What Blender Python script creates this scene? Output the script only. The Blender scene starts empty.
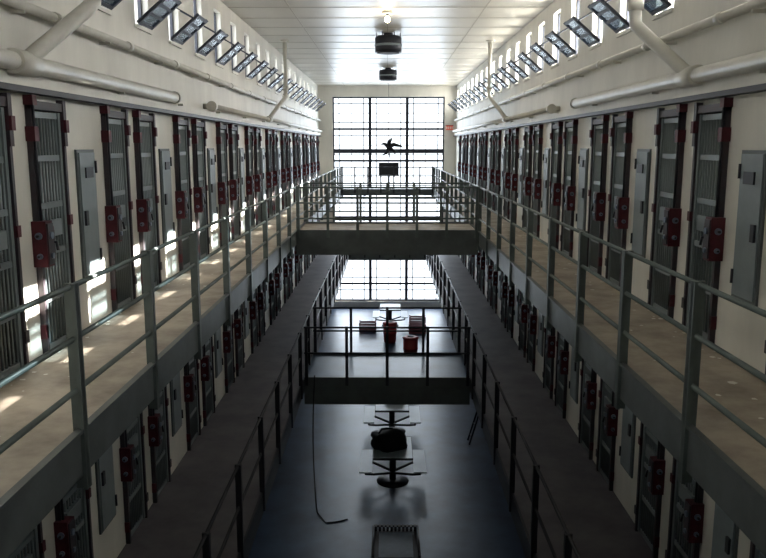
import bpy, math, random
from mathutils import Vector, Matrix
random.seed(7)
SC = bpy.context.scene
SC.view_settings.view_transform = 'Standard'
SC.view_settings.exposure = 0.12

# ------------------------------------------------------------------ materials
def mat(name, col, rough=0.7, metal=0.0, var=0.0, scale=3.0, col2=None, bump=0.0, stretch=(1,1,1), spec=0.5, emit=None, estr=0, lo=.35, hi=.65):
    m = bpy.data.materials.new(name); m.use_nodes = True
    nt = m.node_tree; b = nt.nodes['Principled BSDF']
    b.inputs['Base Color'].default_value = (*col, 1)
    b.inputs['Roughness'].default_value = rough
    b.inputs['Metallic'].default_value = metal
    b.inputs['Specular IOR Level'].default_value = spec
    if emit:
        b.inputs['Emission Color'].default_value = (*emit, 1)
        b.inputs['Emission Strength'].default_value = estr
    if var > 0 or bump > 0:
        tc = nt.nodes.new('ShaderNodeTexCoord'); mp = nt.nodes.new('ShaderNodeMapping')
        mp.inputs['Scale'].default_value = stretch
        nt.links.new(tc.outputs['Object'], mp.inputs['Vector'])
        n = nt.nodes.new('ShaderNodeTexNoise'); n.inputs['Scale'].default_value = scale
        n.inputs['Detail'].default_value = 8; n.inputs['Roughness'].default_value = 0.65
        nt.links.new(mp.outputs['Vector'], n.inputs['Vector'])
        cr = nt.nodes.new('ShaderNodeValToRGB')
        cr.color_ramp.elements[0].position = lo; cr.color_ramp.elements[1].position = hi
        c2 = col2 if col2 else tuple(c*(1-var) for c in col)
        cr.color_ramp.elements[0].color = (*c2, 1); cr.color_ramp.elements[1].color = (*col, 1)
        nt.links.new(n.outputs['Fac'], cr.inputs['Fac'])
        nt.links.new(cr.outputs['Color'], b.inputs['Base Color'])
        if bump > 0:
            bp = nt.nodes.new('ShaderNodeBump'); bp.inputs['Strength'].default_value = bump
            bp.inputs['Distance'].default_value = 0.02
            nt.links.new(n.outputs['Fac'], bp.inputs['Height'])
            nt.links.new(bp.outputs['Normal'], b.inputs['Normal'])
    return m

M = {}
M['wall']   = mat('painted_wall', (0.72,0.70,0.635), 0.55, var=0.15, scale=1.5, stretch=(1,1,.35), bump=.05)
M['ceil']   = mat('painted_ceiling', (0.50,0.475,0.41), 0.36, var=0.12, scale=0.8)
M['seam']   = mat('ceiling_seam', (0.36,0.34,0.29), 0.6)
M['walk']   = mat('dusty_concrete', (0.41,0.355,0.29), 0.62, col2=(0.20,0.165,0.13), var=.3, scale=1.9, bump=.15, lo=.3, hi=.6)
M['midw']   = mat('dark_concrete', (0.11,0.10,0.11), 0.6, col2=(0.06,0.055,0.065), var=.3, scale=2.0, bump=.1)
M['ground'] = mat('polished_blue_floor', (0.035,0.072,0.145), 0.36, col2=(0.014,0.032,0.075), var=.3, scale=1.2, bump=.12)
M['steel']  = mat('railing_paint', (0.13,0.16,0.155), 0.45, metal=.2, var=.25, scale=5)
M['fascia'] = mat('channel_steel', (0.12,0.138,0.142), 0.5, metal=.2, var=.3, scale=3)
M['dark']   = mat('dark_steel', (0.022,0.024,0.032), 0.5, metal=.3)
M['jamb']   = mat('door_jamb_steel', (0.034,0.037,0.045), 0.55, metal=.2, var=.4, scale=6, col2=(0.042,0.024,0.03))
M['bars']   = mat('bar_steel', (0.19,0.225,0.235), 0.45, metal=.3)
M['panel']  = mat('access_panel_paint', (0.21,0.25,0.265), 0.5, var=.15, scale=4)
M['red']    = mat('lock_box_red', (0.085,0.012,0.02), 0.55, var=.45, scale=8, spec=.3)
M['blue']   = mat('lock_dial_steel', (0.15,0.19,0.26), 0.4, metal=.4)
M['pipe']   = mat('pipe_paint', (0.64,0.62,0.555), 0.45, var=.15, scale=3)
M['black']  = mat('black_matte', (0.012,0.012,0.015), 0.7)
M['table']  = mat('table_laminate', (0.42,0.50,0.58), 0.4, var=.1, scale=5)
M['cart']   = mat('cart_tray_paint', (0.10,0.14,0.20), 0.4, var=.3, scale=5)
M['redbin'] = mat('red_plastic', (0.35,0.03,0.035), 0.5)
M['crate']  = mat('crate_plastic', (0.32,0.12,0.15), 0.5)
M['paper']  = mat('litter_paper', (0.7,0.68,0.62), 0.8)
M['white']  = mat('white_enamel', (0.75,0.74,0.70), 0.5)
M['bulb']   = mat('bulb_glow', (1,.9,.7), 0.5, emit=(1,.8,.5), estr=25)
M['exit']   = mat('exit_sign_red', (0.45,0.06,0.04), 0.5, emit=(1,.12,.05), estr=.25)
M['win']    = mat('window_frame_steel', (0.04,0.045,0.06), 0.5, metal=.2)
M['mullion']= mat('mullion_steel', (0.015,0.018,0.03), 0.5)
g = bpy.data.materials.new('sash_glass'); g.use_nodes = True
nt = g.node_tree; nt.nodes.remove(nt.nodes['Principled BSDF'])
o = nt.nodes['Material Output']; mx = nt.nodes.new('ShaderNodeMixShader'); mx.inputs[0].default_value=.65
t = nt.nodes.new('ShaderNodeBsdfTransparent'); t.inputs[0].default_value=(.7,.8,.85,1)
gl = nt.nodes.new('ShaderNodeBsdfPrincipled'); gl.inputs['Base Color'].default_value=(.05,.07,.1,1); gl.inputs['Roughness'].default_value=.25
nt.links.new(t.outputs[0], mx.inputs[1]); nt.links.new(gl.outputs[0], mx.inputs[2]); nt.links.new(mx.outputs[0], o.inputs[0])
M['glass'] = g

# ------------------------------------------------------------------ mesh builder
class MB:
    def __init__(s, sx=1): s.v=[]; s.f=[]; s.m=[]; s.mats=[]; s.sx=sx; s.sm=[]
    def mi(s, k):
        if k not in s.mats: s.mats.append(k)
        return s.mats.index(k)
    def box(s, x0,x1,y0,y1,z0,z1,k, rot=None, piv=None):
        pts=[(x,y,z) for x in (x0,x1) for y in (y0,y1) for z in (z0,z1)]
        if rot is not None:
            p0=Vector(piv); pts=[tuple(rot@(Vector(p)-p0)+p0) for p in pts]
        n=len(s.v); s.v += [(p[0]*s.sx,p[1],p[2]) for p in pts]
        for q in ((0,1,3,2),(4,6,7,5),(0,4,5,1),(2,3,7,6),(0,2,6,4),(1,5,7,3)):
            s.f.append([n+i for i in q]); s.m.append(s.mi(k)); s.sm.append(False)
    def tube(s, pts, r, k, seg=8, cap=True):
        P=[Vector((p[0]*s.sx,p[1],p[2])) for p in pts]; n0=len(s.v); N=len(P)
        rs = r if isinstance(r,(list,tuple)) else [r]*N
        t0=(P[1]-P[0]).normalized()
        up=Vector((0,0,1)) if abs(t0.z)<.9 else Vector((0,1,0))
        a=t0.cross(up).normalized()
        for i in range(N):
            if i==0: t=P[1]-P[0]
            elif i==N-1: t=P[-1]-P[-2]
            else: t=(P[i+1]-P[i]).normalized()+(P[i]-P[i-1]).normalized()
            if t.length<1e-9: t=t0
            t=t.normalized(); a=(a-t*a.dot(t)).normalized(); b=t.cross(a)
            for j in range(seg):
                an=2*math.pi*j/seg
                s.v.append(tuple(P[i]+rs[i]*(a*math.cos(an)+b*math.sin(an))))
        for i in range(N-1):
            for j in range(seg):
                s.f.append([n0+i*seg+j, n0+i*seg+(j+1)%seg, n0+(i+1)*seg+(j+1)%seg, n0+(i+1)*seg+j])
                s.m.append(s.mi(k)); s.sm.append(True)
        if cap:
            s.f.append([n0+j for j in range(seg)]); s.m.append(s.mi(k)); s.sm.append(False)
            s.f.append([n0+(N-1)*seg+j for j in range(seg)]); s.m.append(s.mi(k)); s.sm.append(False)
    def poly(s, pts, k):
        n=len(s.v); s.v += [(p[0]*s.sx,p[1],p[2]) for p in pts]; s.f.append(list(range(n,n+len(pts)))); s.m.append(s.mi(k)); s.sm.append(False)
    def mesh(s, name):
        me=bpy.data.meshes.new(name); me.from_pydata(s.v,[],s.f)
        for k in s.mats: me.materials.append(M[k])
        me.polygons.foreach_set('material_index', s.m); me.polygons.foreach_set('use_smooth', s.sm)
        import bmesh
        bm=bmesh.new(); bm.from_mesh(me); bmesh.ops.recalc_face_normals(bm, faces=bm.faces); bm.to_mesh(me); bm.free()
        me.update(); return me
    def obj(s, name, loc=(0,0,0)):
        return put(s.mesh(name), name, loc)
def put(me, name, loc=(0,0,0), rot=(0,0,0), parent=None):
    ob=bpy.data.objects.new(name, me); ob.location=loc; ob.rotation_euler=rot
    SC.collection.objects.link(ob)
    if parent: ob.parent=parent
    return ob

# ------------------------------------------------------------------ dimensions
T1,T2,T3,CEIL = 0.0,2.6,5.25,9.52
XW=2.93; XR=1.92; XM=1.62; Y0,Y1=-3.0,33.8
SLAB=.2; XB=5.1
DH=2.05; DW=.58
sides = {'left':(-1,2.72,7.60,.85,9.68), 'right':(1,2.72,6.28,.85,11.35)}
WZ0,WZ1=8.40,9.30; WHW=.27

def frange(a, step, lo, hi):
    k=math.ceil((lo-a)/step); r=[]
    while a+k*step<=hi: r.append(a+k*step); k+=1
    return r

# ------------------------------------------------------------------ repeated modules
def door_mesh(sx):
    b=MB(sx)
    h=DW/2
    for y in (-h-.04,h-.0):
        b.box(-.12,.05,y,y+.04,0,DH+.03,'jamb')
    b.box(-.12,.05,-h-.04,h+.04,DH+.0,DH+.07,'jamb')
    n=9
    for i in range(n):
        y=-h+.05+(DW-.1)*i/(n-1)
        b.tube([(-.0,y,.03),(-.0,y,DH-.02)],.012,'bars',6)
    for z in (.04,.45,.85,1.25,1.65,DH-.04):
        b.box(-.01,.018,-h+.02,h-.02,z-.025,z+.025,'bars')
    b.box(-.02,.03,-h+.005,-h+.05,.02,DH-.01,'bars'); b.box(-.02,.03,h-.05,h-.005,.02,DH-.01,'bars')
    b.box(-.01,.035,-.16,.16,.98,1.12,'bars')
    yb=-h-.08
    b.box(.0,.12,yb,yb+.13,.76,1.14,'red'); b.box(.12,.132,yb+.012,yb+.118,.78,1.12,'jamb')
    b.box(.0,.08,yb+.13,yb+.25,.80,1.08,'red'); b.box(.08,.09,yb+.145,yb+.235,.83,1.05,'jamb')
    for z,r in ((.85,.024),(1.02,.03)):
        b.tube([(.132,yb+.065,z),(.147,yb+.065,z)],r,'blue',12)
        b.tube([(.06,yb,z),(.06,yb-.015,z)],r,'blue',12)
        b.tube([(.06,yb-.015,z),(.06,yb-.04,z)],r*.4,'dark',8)
    b.tube([(.08,yb+.19,.95),(.12,yb+.19,.95),(.13,yb+.19,.88)],.012,'dark',6)
    b.box(.0,.08,-h-.06,-h+.02,DH-.26,DH-.14,'red'); b.box(.0,.08,-h-.06,-h+.02,DH+.03,DH+.11,'red')
    b.box(.0,.06,h-.0,h+.06,DH-.30,DH+.10,'jamb'); b.box(.0,.08,h-.0,h+.06,DH-.18,DH-.07,'red')
    b.box(.0,.06,h,h+.06,.20,.30,'jamb'); b.box(.0,.06,h,h+.06,1.05,1.14,'red')
    b.box(.0,.05,-h-.05,-h,.14,.26,'red')
    b.tube([(.06,-h-.02,1.14),(.06,-h-.02,DH+.05)],.012,'dark',6)
    return b.mesh('cell_door')
def panel_mesh(sx):
    b=MB(sx); w=.19
    b.box(0,.02,-w-.03,w+.03,.50,1.72,'fascia'); b.box(.02,.035,-w,w,.53,1.69,'panel')
    b.box(.035,.055,-w+.03,-w+.09,1.0,1.14,'dark'); b.box(.035,.05,-.08,.1,1.45,1.55,'dark')
    for z in (.68,1.55): b.tube([(.04,w,z-.06),(.04,w,z+.06)],.014,'dark',6)
    return b.mesh('access_panel')
def sash_mesh(sx):
    b=MB(sx); W=.27; H=.50; th=math.radians(50)
    def pt(u,y,off=0):
        return (u*math.sin(th)+off*math.cos(th), y, u*math.cos(th)-off*math.sin(th))
    R=Matrix.Rotation(th,3,'Y')
    def bx(y0,y1,u0,u1,d,k): b.box(-d,d,y0,y1,u0,u1,k,rot=R,piv=(0,0,0))
    bx(-W,-W+.045,0,H,.018,'win'); bx(W-.045,W,0,H,.018,'win')
    for u in (0,.16,.31,H-.045): bx(-W,W,u,u+.04,.016,'win')
    bx(-W+.03,W-.03,.02,H-.02,.003,'glass')
    b.tube([(0,W+.01,.45),pt(.42,W+.01)],.009,'win',6); b.tube([(0,-W-.01,.45),pt(.42,-W-.01)],.009,'win',6)
    return b.mesh('hopper_sash')

for side,(sg,per,p0,dofs,w0) in sides.items():
    panels=frange(p0,per,Y0-.5,Y1-1.0)
    doors=sorted([p+d for p in panels for d in (-dofs,dofs) if Y0+.5<p+d<Y1-.6])
    panels=[p for p in panels if p>Y0+.5]
    wins=frange(w0,1.43 if sg<0 else 1.36,Y0+.5,Y1-.5)
    dm=door_mesh(-sg); pm=panel_mesh(-sg); sm=sash_mesh(-sg)
    w=MB(sg)
    for T,top in ((T1,T2-SLAB),(T2,T3-SLAB),(T3,T3+2.3)):
        y=Y0
        for d in doors:
            w.box(XW,XW+.2,y,d-DW/2,T,T+DH,'wall'); y=d+DW/2
        w.box(XW,XW+.2,y,Y1,T,T+DH,'wall')
        w.box(XW,XW+.2,Y0,Y1,T+DH,top,'wall')
    w.box(XW,XW+.2,Y0,Y1,T3+2.3,WZ0,'wall')
    y=Y0
    for c in wins:
        w.box(XW,XW+.2,y,c-WHW,WZ0,WZ1,'wall'); y=c+WHW
    w.box(XW,XW+.2,y,Y1,WZ0,WZ1,'wall'); w.box(XW,XW+.2,Y0,Y1,WZ1,CEIL,'wall')
    w.obj('wall_'+side)
    c=MB(sg)
    c.box(XB,XB+.1,Y0,Y1,T1,T3+2.5,'wall')
    for T in (T1,T2,T3):
        for p in panels:
            c.box(XW+.2,XB,p-.1,p+.1,T,T+2.4,'wall'); c.box(XW+.2,XB,p+per/2-.05,p+per/2+.05,T,T+2.4,'wall')
    c.box(XW+.2,XB+.1,Y0,Y1,T3+2.4,T3+2.5,'wall')
    c.obj('wall_cell_back_'+side)
    f=MB(sg); f.box(XR,XB,Y0,Y1,T3-SLAB,T3,'walk'); f.obj('floor_upper_walkway_'+side)
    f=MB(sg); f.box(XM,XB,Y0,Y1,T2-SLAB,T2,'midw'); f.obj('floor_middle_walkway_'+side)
    f=MB(sg); f.box(XR-.03,XR,Y0,Y1,T3-.27,T3+.03,'fascia'); f.box(XR,XR+.09,Y0,Y1,T3-.27,T3-.25,'fascia'); f.box(XR-.05,XR-.03,Y0,Y1,T3+.01,T3+.03,'fascia')
    f.obj('trim_upper_channel_'+side)
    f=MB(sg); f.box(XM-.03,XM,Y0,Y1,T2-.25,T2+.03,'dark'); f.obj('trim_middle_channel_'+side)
    for T,nm in ((T1,'ground'),(T2,'middle'),(T3,'upper')):
        h=MB(sg); h.box(XW-.11,XW,Y0,Y1,T+DH+.12,T+DH+.165,'dark'); h.box(XW-.09,XW,Y0,Y1,T+DH+.165,T+DH+.27,'wall')
        h.obj('trim_lock_bar_cover_'+nm+'_'+side)
    for T in (T1,T2,T3):
        for d in doors: put(dm,'cell_door',(sg*XW,d,T))
        for p in panels: put(pm,'access_panel',(sg*XW,p,T))
    fr=MB(sg)
    for cc in wins:
        for a in (-WHW,WHW-.03): fr.box(XW+.08,XW+.12,cc+a,cc+a+.03,WZ0,WZ1,'win')
        fr.box(XW+.08,XW+.12,cc-WHW,cc+WHW,WZ0,WZ0+.03,'win'); fr.box(XW+.08,XW+.12,cc-WHW,cc+WHW,WZ1-.03,WZ1,'win')
        fr.box(XW+.08,XW+.12,cc-WHW,cc+WHW,WZ0+.52,WZ0+.56,'win'); fr.box(XW+.09,XW+.11,cc-.012,cc+.012,WZ0+.54,WZ1,'win')
        fr.box(XW-.03,XW+.02,cc-.30,cc+.30,WZ0-.04,WZ0,'wall')
    fr.obj('window_frames_clerestory_'+side)
    for cc in wins: put(sm,'hopper_sash',(sg*(XW-.025),cc,WZ0+.02))
    def railing(name, X, T, sp, a, zs, H, pw, k, zb):
        r=MB(sg)
        for y in frange(a,sp,Y0,Y1-.2):
            r.box(X-.055,X-.03,y-pw/2,y+pw/2,T-zb,T+H+.02,k)
            r.box(X-.055,X-.042+pw*.9,y-.012,y+.012,T+.03 if k!='steel' else T-zb,T+H+.02,k)
        for z in zs: r.tube([(X-.02,Y0,T+z),(X-.02,Y1,T+z)],.018,k,8)
        r.obj(name)
    railing('walkway_railing', XR, T3, 1.5 if sg<0 else 1.42, 4.6 if sg<0 else 4.7, (.92,.60,.28), .92, .07,'steel',.36)
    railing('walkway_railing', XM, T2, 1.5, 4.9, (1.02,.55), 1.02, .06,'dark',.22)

# ------------------------------------------------------------------ pipes
def pipes(side):
    sg=sides[side][0]
    P=MB(sg); zp=T3+2.37+.01; xp=XW-.14
    yend=10.5 if sg<0 else 11.9
    P.tube([(xp,Y0+.05,zp),(xp,yend,zp)],.068,'pipe',14)
    ystart=12.7 if sg<0 else 13.6
    P.tube([(xp,ystart,zp),(xp,Y1-.05,zp)],.045,'pipe',12)
    for y in (yend,ystart): 
        P.tube([(xp,y-.06,zp),(xp,y+.03,zp)],.08,'pipe',14); P.tube([(xp,y,zp),(xp+.14,y,zp)],.045,'pipe',10)
    for y in frange(1.2,2.4,Y0+.1,Y1): P.box(xp-.02,XW,y,y+.03,zp-.09,zp-.06,'pipe')
    for yv in ((6.9,19.5) if sg<0 else (8.15,19.5)):
        r=.062 if yv<10 else .05
        P.tube([(xp,yv-.75,zp),(xp-.03,yv-.62,zp+.08),(2.52,yv-.12,8.12),(2.48,yv-.03,8.2),(2.48,yv,8.32),(2.48,yv,CEIL)],r,'pipe',12)
        P.tube([(xp,yv-.92,zp),(xp,yv-.58,zp)],.095 if yv<10 else .07,'pipe',14)
        P.tube([(2.48,yv,8.34),(2.48,yv,8.44)],r+.018,'pipe',12)
        P.tube([(2.48,yv,CEIL-.03),(2.48,yv,CEIL)],r+.06,'pipe',12)
    P.obj('steam_pipe')
    Q=MB(sg); zc=T3+1.75+1.08; xc=XW-.09
    Q.tube([(xc,Y0+.05,zc),(xc,Y1-.05,zc)],.04,'pipe',10)
    for y in frange(.6,1.9,Y0+.1,Y1-.8):
        Q.box(xc-.02,XW,y,y+.03,zc-.06,zc-.035,'pipe'); Q.tube([(xc,y+.6,zc),(xc,y+.7,zc)],.05,'pipe',10)
    Q.obj('conduit_pipe')
pipes('left'); pipes('right')

# ------------------------------------------------------------------ shell
b=MB(); b.box(-XB-.1,XB+.1,Y0,Y1,-.2,0,'ground'); b.obj('floor')
b=MB(); b.box(-XW-.2,XW+.2,Y0,Y1,CEIL,CEIL+.15,'ceil')
for y in frange(.3,1.22,Y0,Y1-.1): b.box(-XW,XW,y,y+.018,CEIL-.006,CEIL,'seam')
for x in (-1.8,0,1.8): b.box(x-.01,x+.01,Y0,Y1,CEIL-.006,CEIL,'seam')
b.obj('ceiling')
b=MB(); b.box(-XB-.1,XB+.1,Y0-.2,Y0,-.2,CEIL+.15,'wall'); b.obj('wall_back')
WX0,WX1=-2.33,2.43; WB,WT=.25,9.07
b=MB()
b.box(-XB-.1,WX0,Y1,Y1+.3,-.2,CEIL+.15,'wall'); b.box(WX1,XB+.1,Y1,Y1+.3,-.2,CEIL+.15,'wall')
b.box(WX0,WX1,Y1,Y1+.3,WT,CEIL+.15,'wall'); b.box(WX0,WX1,Y1,Y1+.3,-.2,WB,'wall')
b.obj('wall_end')
b=MB(); ym=Y1+.1; cw=(WX1-WX0)/3
def vb(x,w): b.box(x-w/2,x+w/2,ym,ym+.06,WB,WT,'mullion')
def hb(z,w): b.box(WX0,WX1,ym+.005,ym+.055,z-w/2,z+w/2,'mullion')
for i in range(4): vb(WX0+cw*i,.13)
for i in range(3):
    for fr in (.17,.83): vb(WX0+cw*(i+fr),.04)
    vb(WX0+cw*(i+.5),.02)
z=WT; hb(z,.12)
while z>WB+.3:
    for dz,ww in ((.28,.04),(.68,.02),(1.06,.04),(1.34,.09)):
        if z-dz>WB: hb(z-dz,ww)
    z-=1.34
for z in (T3+1.55,T2+1.3,): hb(z,.18)
hb(WB,.14)
b.obj('window_end')
def bridge(name, X, T, ya, yb, th, posts, zs, H, k, deck, both=True):
    b=MB(); b.box(-X+.031,X-.031,ya+.03,yb-.03,T-.12,T,deck)
    b.box(-X+.031,X-.031,ya,ya+.03,T-th,T+.04,'fascia'); b.box(-X+.031,X-.031,yb-.03,yb,T-th,T+.04,'fascia')
    for x in (-.9,0,.9): b.box(x-.04,x+.04,ya+.03,yb-.03,T-.24,T-.12,'fascia')
    for y in ((ya-.01,yb+.01) if both else (ya-.01,)):
        for i in range(posts):
            x=-X+.08+(2*X-.16)*i/(posts-1)
            b.box(x-.028,x+.028,y-.015,y+.015,T-.12,T+H+.02,k)
        for z in zs: b.tube([(-X+.04,y,T+z),(X-.04,y,T+z)],.018,k,8)
    b.obj(name)
bridge('upper_footbridge', XR, T3, 16.1,17.9,.48, 7,(.92,.60,.28),.92,'steel','walk')
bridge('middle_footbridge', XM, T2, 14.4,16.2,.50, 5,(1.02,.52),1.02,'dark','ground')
bridge('upper_footbridge', XR, T3, -1.2,1.1,.36, 5,(.92,.60,.28),.92,'steel','walk')
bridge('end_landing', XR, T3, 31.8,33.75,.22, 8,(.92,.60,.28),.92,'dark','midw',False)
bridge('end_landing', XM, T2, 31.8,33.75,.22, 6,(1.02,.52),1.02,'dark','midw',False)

# ------------------------------------------------------------------ ceiling fixtures
def drum(y, r, h):
    b=MB()
    b.tube([(0,0,0),(0,0,-.06)],r*.35,'dark',16)
    b.tube([(0,0,-.06),(0,0,-.10),(0,0,-.10-h*.5),(0,0,-.1-h)],[r*.8,r,r,r],'dark',28)
    b.tube([(0,0,-.1-h*.45),(0,0,-.1-h*.6)],r+.012,'panel',28)
    b.tube([(0,0,-.1-h),(0,0,-.12-h)],r*.85,'black',28)
    for i in range(6):
        a=i*math.pi/3
        b.box(r*.9*math.cos(a)-.01,r*.9*math.cos(a)+.01,r*.9*math.sin(a)-.01,r*.9*math.sin(a)+.01,-.1,0,'dark')
    b.obj('ceiling_vent_drum',(0.02,y,CEIL))
drum(18.3,.30,.32); drum(26.2,.29,.28)
b=MB()
b.tube([(0,0,0),(0,0,-.05)],.1,'white',16); b.tube([(0,0,-.05),(0,0,-.09)],.03,'dark',10)
b.tube([(0,0,-.09),(0,0,-.11),(0,0,-.15),(0,0,-.19),(0,0,-.2)],[.02,.04,.05,.04,.012],'bulb',14)
b.obj('ceiling_lamp',(0,15.4,CEIL))
L=bpy.data.lights.new('lamp_bulb','POINT'); L.energy=30; L.color=(1,.8,.55); L.shadow_soft_size=.05
lo=bpy.data.objects.new('lamp_bulb_light',L); lo.location=(0,15.4,CEIL-.3); SC.collection.objects.link(lo)
b=MB(); b.box(-.15,.15,-.05,0,-.09,.09,'exit'); b.box(-.17,.17,-.03,0,.09,.11,'dark')
for i,x in enumerate((-.11,-.035,.04,.11)): b.box(x-.02,x+.02,-.055,-.05,-.05,.05,'white')
b.obj('exit_sign',(2.64,Y1,7.78))
b=MB()
b.tube([(0,0,.1),(0,0,2.4)],.008,'black',5)
b.tube([(.28,0,-.22),(.18,0,-.12),(0,0,0),(-.12,0,.1),(-.2,0,.14),(-.3,0,.1)],[.07,.05,.1,.07,.05,.01],'black',10)
b.tube([(0,0,.02),(.2,.05,.1),(.42,.08,.05),(.6,.1,-.02)],[.09,.08,.05,.01],'black',8)
b.tube([(0,0,.02),(.02,-.2,.2),(.1,-.4,.3),(.05,-.6,.25)],[.09,.08,.05,.01],'black',8)
b.tube([(0,0,-.02),(-.08,0,-.2),(-.22,0,-.32)],[.07,.05,.02],'black',8)
b.tube([(0,0,-.02),(.02,0,-.25),(.06,0,-.5)],[.04,.025,.01],'black',8)
b.obj('hanging_bird_ornament',(0.05,30.5,CEIL-2.55))
# loudspeaker box standing on a short post on the end landing
b=MB(); b.box(-.42,.42,-.2,.2,.52,1.08,'dark'); b.box(-.37,.37,-.22,-.2,.57,1.03,'black'); b.box(-.04,.04,-.04,.04,.02,.52,'dark'); b.box(-.2,.2,-.2,.2,0,.03,'dark')
b.obj('loudspeaker_box',(.06,33.2,T3))

# ------------------------------------------------------------------ ground floor furniture
def table(y,x=0.12):
    b=MB()
    b.tube([(0,0,0),(0,0,.02),(0,0,.05)],[.34,.34,.1],'dark',20)
    b.tube([(0,0,.04),(0,0,.72)],.07,'dark',12)
    b.box(-.40,.40,-.6,.6,.72,.755,'table'); b.box(-.41,.41,-.61,-.6,.715,.76,'dark'); b.box(-.41,.41,.6,.61,.715,.76,'dark')
    b.box(-.41,-.40,-.6,.6,.715,.76,'dark'); b.box(.40,.41,-.6,.6,.715,.76,'dark')
    b.box(-.3,.3,-.04,.04,.68,.72,'dark'); b.box(-.04,.04,-.5,.5,.68,.72,'dark')
    for sx in (-1,1):
        for yy in (-.38,.38):
            b.tube([(0,yy*.1,.2),(sx*.4,yy*.8,.28),(sx*.56,yy,.32),(sx*.56,yy,.43)],.028,'dark',8)
        b.box(sx*.56-.13,sx*.56+.13,-.6,.6,.43,.46,'table')
    b.obj('dayroom_table',(x,y,0))
for y in (15.6,18.5,22.2,30.2): table(y)
def bag(x,y,z,s,seed):
    import bmesh
    bm=bmesh.new(); bmesh.ops.create_icosphere(bm,subdivisions=3,radius=1)
    from mathutils import noise
    for v in bm.verts:
        n=noise.noise(v.co*1.7+Vector((seed,0,0)))
        v.co*=1+.35*n
        v.co.x*=s; v.co.y*=s*.8; v.co.z=max(v.co.z,-.45)*s*.6+.27*s
    me=bpy.data.meshes.new('duffel_bag'); bm.to_mesh(me); bm.free(); me.materials.append(M['black'])
    for p in me.polygons: p.use_smooth=True
    ob=put(me,'duffel_bag',(x,y,z+.006))
    h=MB(); h.tube([(-s*.5,0,s*.6),(-s*.3,0,s*.9),(s*.2,0,s*.95),(s*.5,0,s*.6)],.02,'black',8)
    put(h.mesh('strap'),'strap',parent=ob)
bag(.02,15.65,.755,.42,3); bag(.2,18.55,.755,.26,9)
def crate(x,y,z=0):
    b=MB(); b.box(-.32,.32,-.22,.22,0,.03,'crate')
    for k in range(3):
        z0=.03+k*.11; 
        b.box(-.32,.32,-.22,-.195,z0,z0+.08,'crate'); b.box(-.32,.32,.195,.22,z0,z0+.08,'crate')
        b.box(-.32,-.295,-.22,.22,z0,z0+.08,'crate'); b.box(.295,.32,-.22,.22,z0,z0+.08,'crate')
    for sx in (-1,1):
        for sy in (-1,1): b.box(sx*.305-.022,sx*.305+.022,sy*.205-.022,sy*.205+.022,0,.36,'crate')
    b.obj('plastic_crate',(x,y,z))
crate(-.75,29.3); crate(1.15,29.0); crate(1.2,30.3)
b=MB()
for x in (-.36,.36):
    for y in (-.5,.5): b.tube([(x,y,.08),(x,y,.8)],.022,'dark',8); b.tube([(x-.02,y,.05),(x+.02,y,.05)],.05,'black',12)
b.box(-.38,.38,-.52,.52,.24,.26,'dark'); b.box(-.38,.38,-.52,.52,.72,.75,'dark'); b.box(-.27,.27,-.42,.36,.75,.762,'cart')
for s_ in (-1,1): b.tube([(s_*.36,-.5,.8),(s_*.36,.5,.8)],.022,'dark',8)
b.tube([(-.36,.5,.8),(.36,.5,.8)],.022,'dark',8)
for i in range(11):
    x=-.32+.064*i; b.box(x-.018,x+.018,.42,.5,.75,.83,'dark')
b.obj('utility_cart',(0.14,11.55,0))
def barrel(x,y):
    b=MB()
    b.tube([(0,0,0),(0,0,.05),(0,0,.35),(0,0,.36),(0,0,.38),(0,0,.7)],[.2,.22,.24,.26,.24,.25],'redbin',20)
    b.tube([(0,0,.7),(0,0,.73),(0,0,.76)],[.27,.27,.2],'redbin',20); b.tube([(0,0,.76),(0,0,.78)],.1,'black',12)
    b.obj('trash_barrel',(x,y,0))
barrel(0.1,27.5); barrel(.78,25.3)
b=MB(); pts=[]
for i in range(13):
    t=i/12; pts.append((-1.38-.05*math.sin(t*3),14.33-.0*t,T2+.1-(T2+.08)*t))
pts+= [(-1.34,14.1,.015),(-1.15,13.7,.012),(-.95,13.75,.012),(-.75,13.85,.012)]
b.tube(pts,.012,'black',6); b.obj('hanging_cable')
b=MB()
for y in (0,.3):
    b.tube([(0,y,0.02),(.42,y,1.5)],.022,'dark',6)
for i in range(5):
    t=.12+.19*i; b.tube([(.42*t,0,1.5*t),(.42*t,.3,1.5*t)],.014,'dark',6)
b.obj('step_ladder',(1.95,17.6,0))
b=MB()
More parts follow.
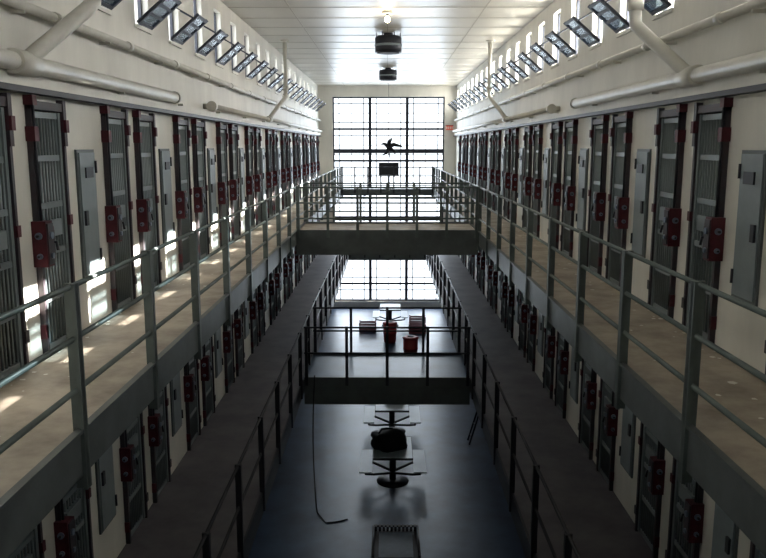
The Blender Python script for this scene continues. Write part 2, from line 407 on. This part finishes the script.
for i in range(260):
    s_=random.choice((-1,1)); y=random.uniform(3.5,24)
    x=s_*(XW-abs(random.gauss(0,.22))-.06) if random.random()<.7 else s_*random.uniform(XR+.1,XW-.1)
    if abs(x)<XR+.05: continue
    r=random.uniform(.01,.03)*(2.2 if random.random()<.08 else 1); n=random.randint(4,6); a0=random.random()*6
    b.poly([(x+r*random.uniform(.6,1.3)*math.cos(a0+6.283*j/n), y+r*random.uniform(.6,1.3)*math.sin(a0+6.283*j/n), T3+.004) for j in range(n)],'paper')
b.obj('paper_litter')

# ------------------------------------------------------------------ light
W=bpy.data.worlds.new('overcast_sky'); SC.world=W; W.use_nodes=True
W.node_tree.nodes['Background'].inputs[0].default_value=(.86,.93,1,1); W.node_tree.nodes['Background'].inputs[1].default_value=2.5
def area(name,loc,rot,sx,sy,rad,col):
    L=bpy.data.lights.new(name,'AREA'); L.shape='RECTANGLE'; L.size=sx; L.size_y=sy; L.energy=rad*math.pi*sx*sy; L.color=col
    o=bpy.data.objects.new(name,L); o.location=loc; o.rotation_euler=rot; SC.collection.objects.link(o)
area('daylight_end_window',(0,Y1+.6,4.8),(math.radians(-90),0,0),5.2,9.2,7,(.78,.89,1))
area('daylight_clerestory_left',(-XW-.7,15.4,9.0),(0,math.radians(-90),0),1.5,38,4,(.95,.97,1))
area('daylight_clerestory_right',(XW+.7,15.4,9.0),(0,math.radians(90),0),1.5,38,23,(.99,.98,.95))
S=bpy.data.lights.new('sun','SUN'); S.energy=85; S.angle=.009; S.color=(1,.96,.88)
so=bpy.data.objects.new('sun',S); d=Vector((-1,-.15,-.57)); so.rotation_euler=d.to_track_quat('-Z','Y').to_euler(); SC.collection.objects.link(so)

# ------------------------------------------------------------------ camera
C=bpy.data.cameras.new('camera'); C.sensor_width=36; C.lens=36*780/766; C.clip_start=.05; C.clip_end=200
co=bpy.data.objects.new('camera',C); co.location=(0,0,7.0)
co.rotation_euler=(math.radians(90-9.65),0,.0055); SC.collection.objects.link(co); SC.camera=co
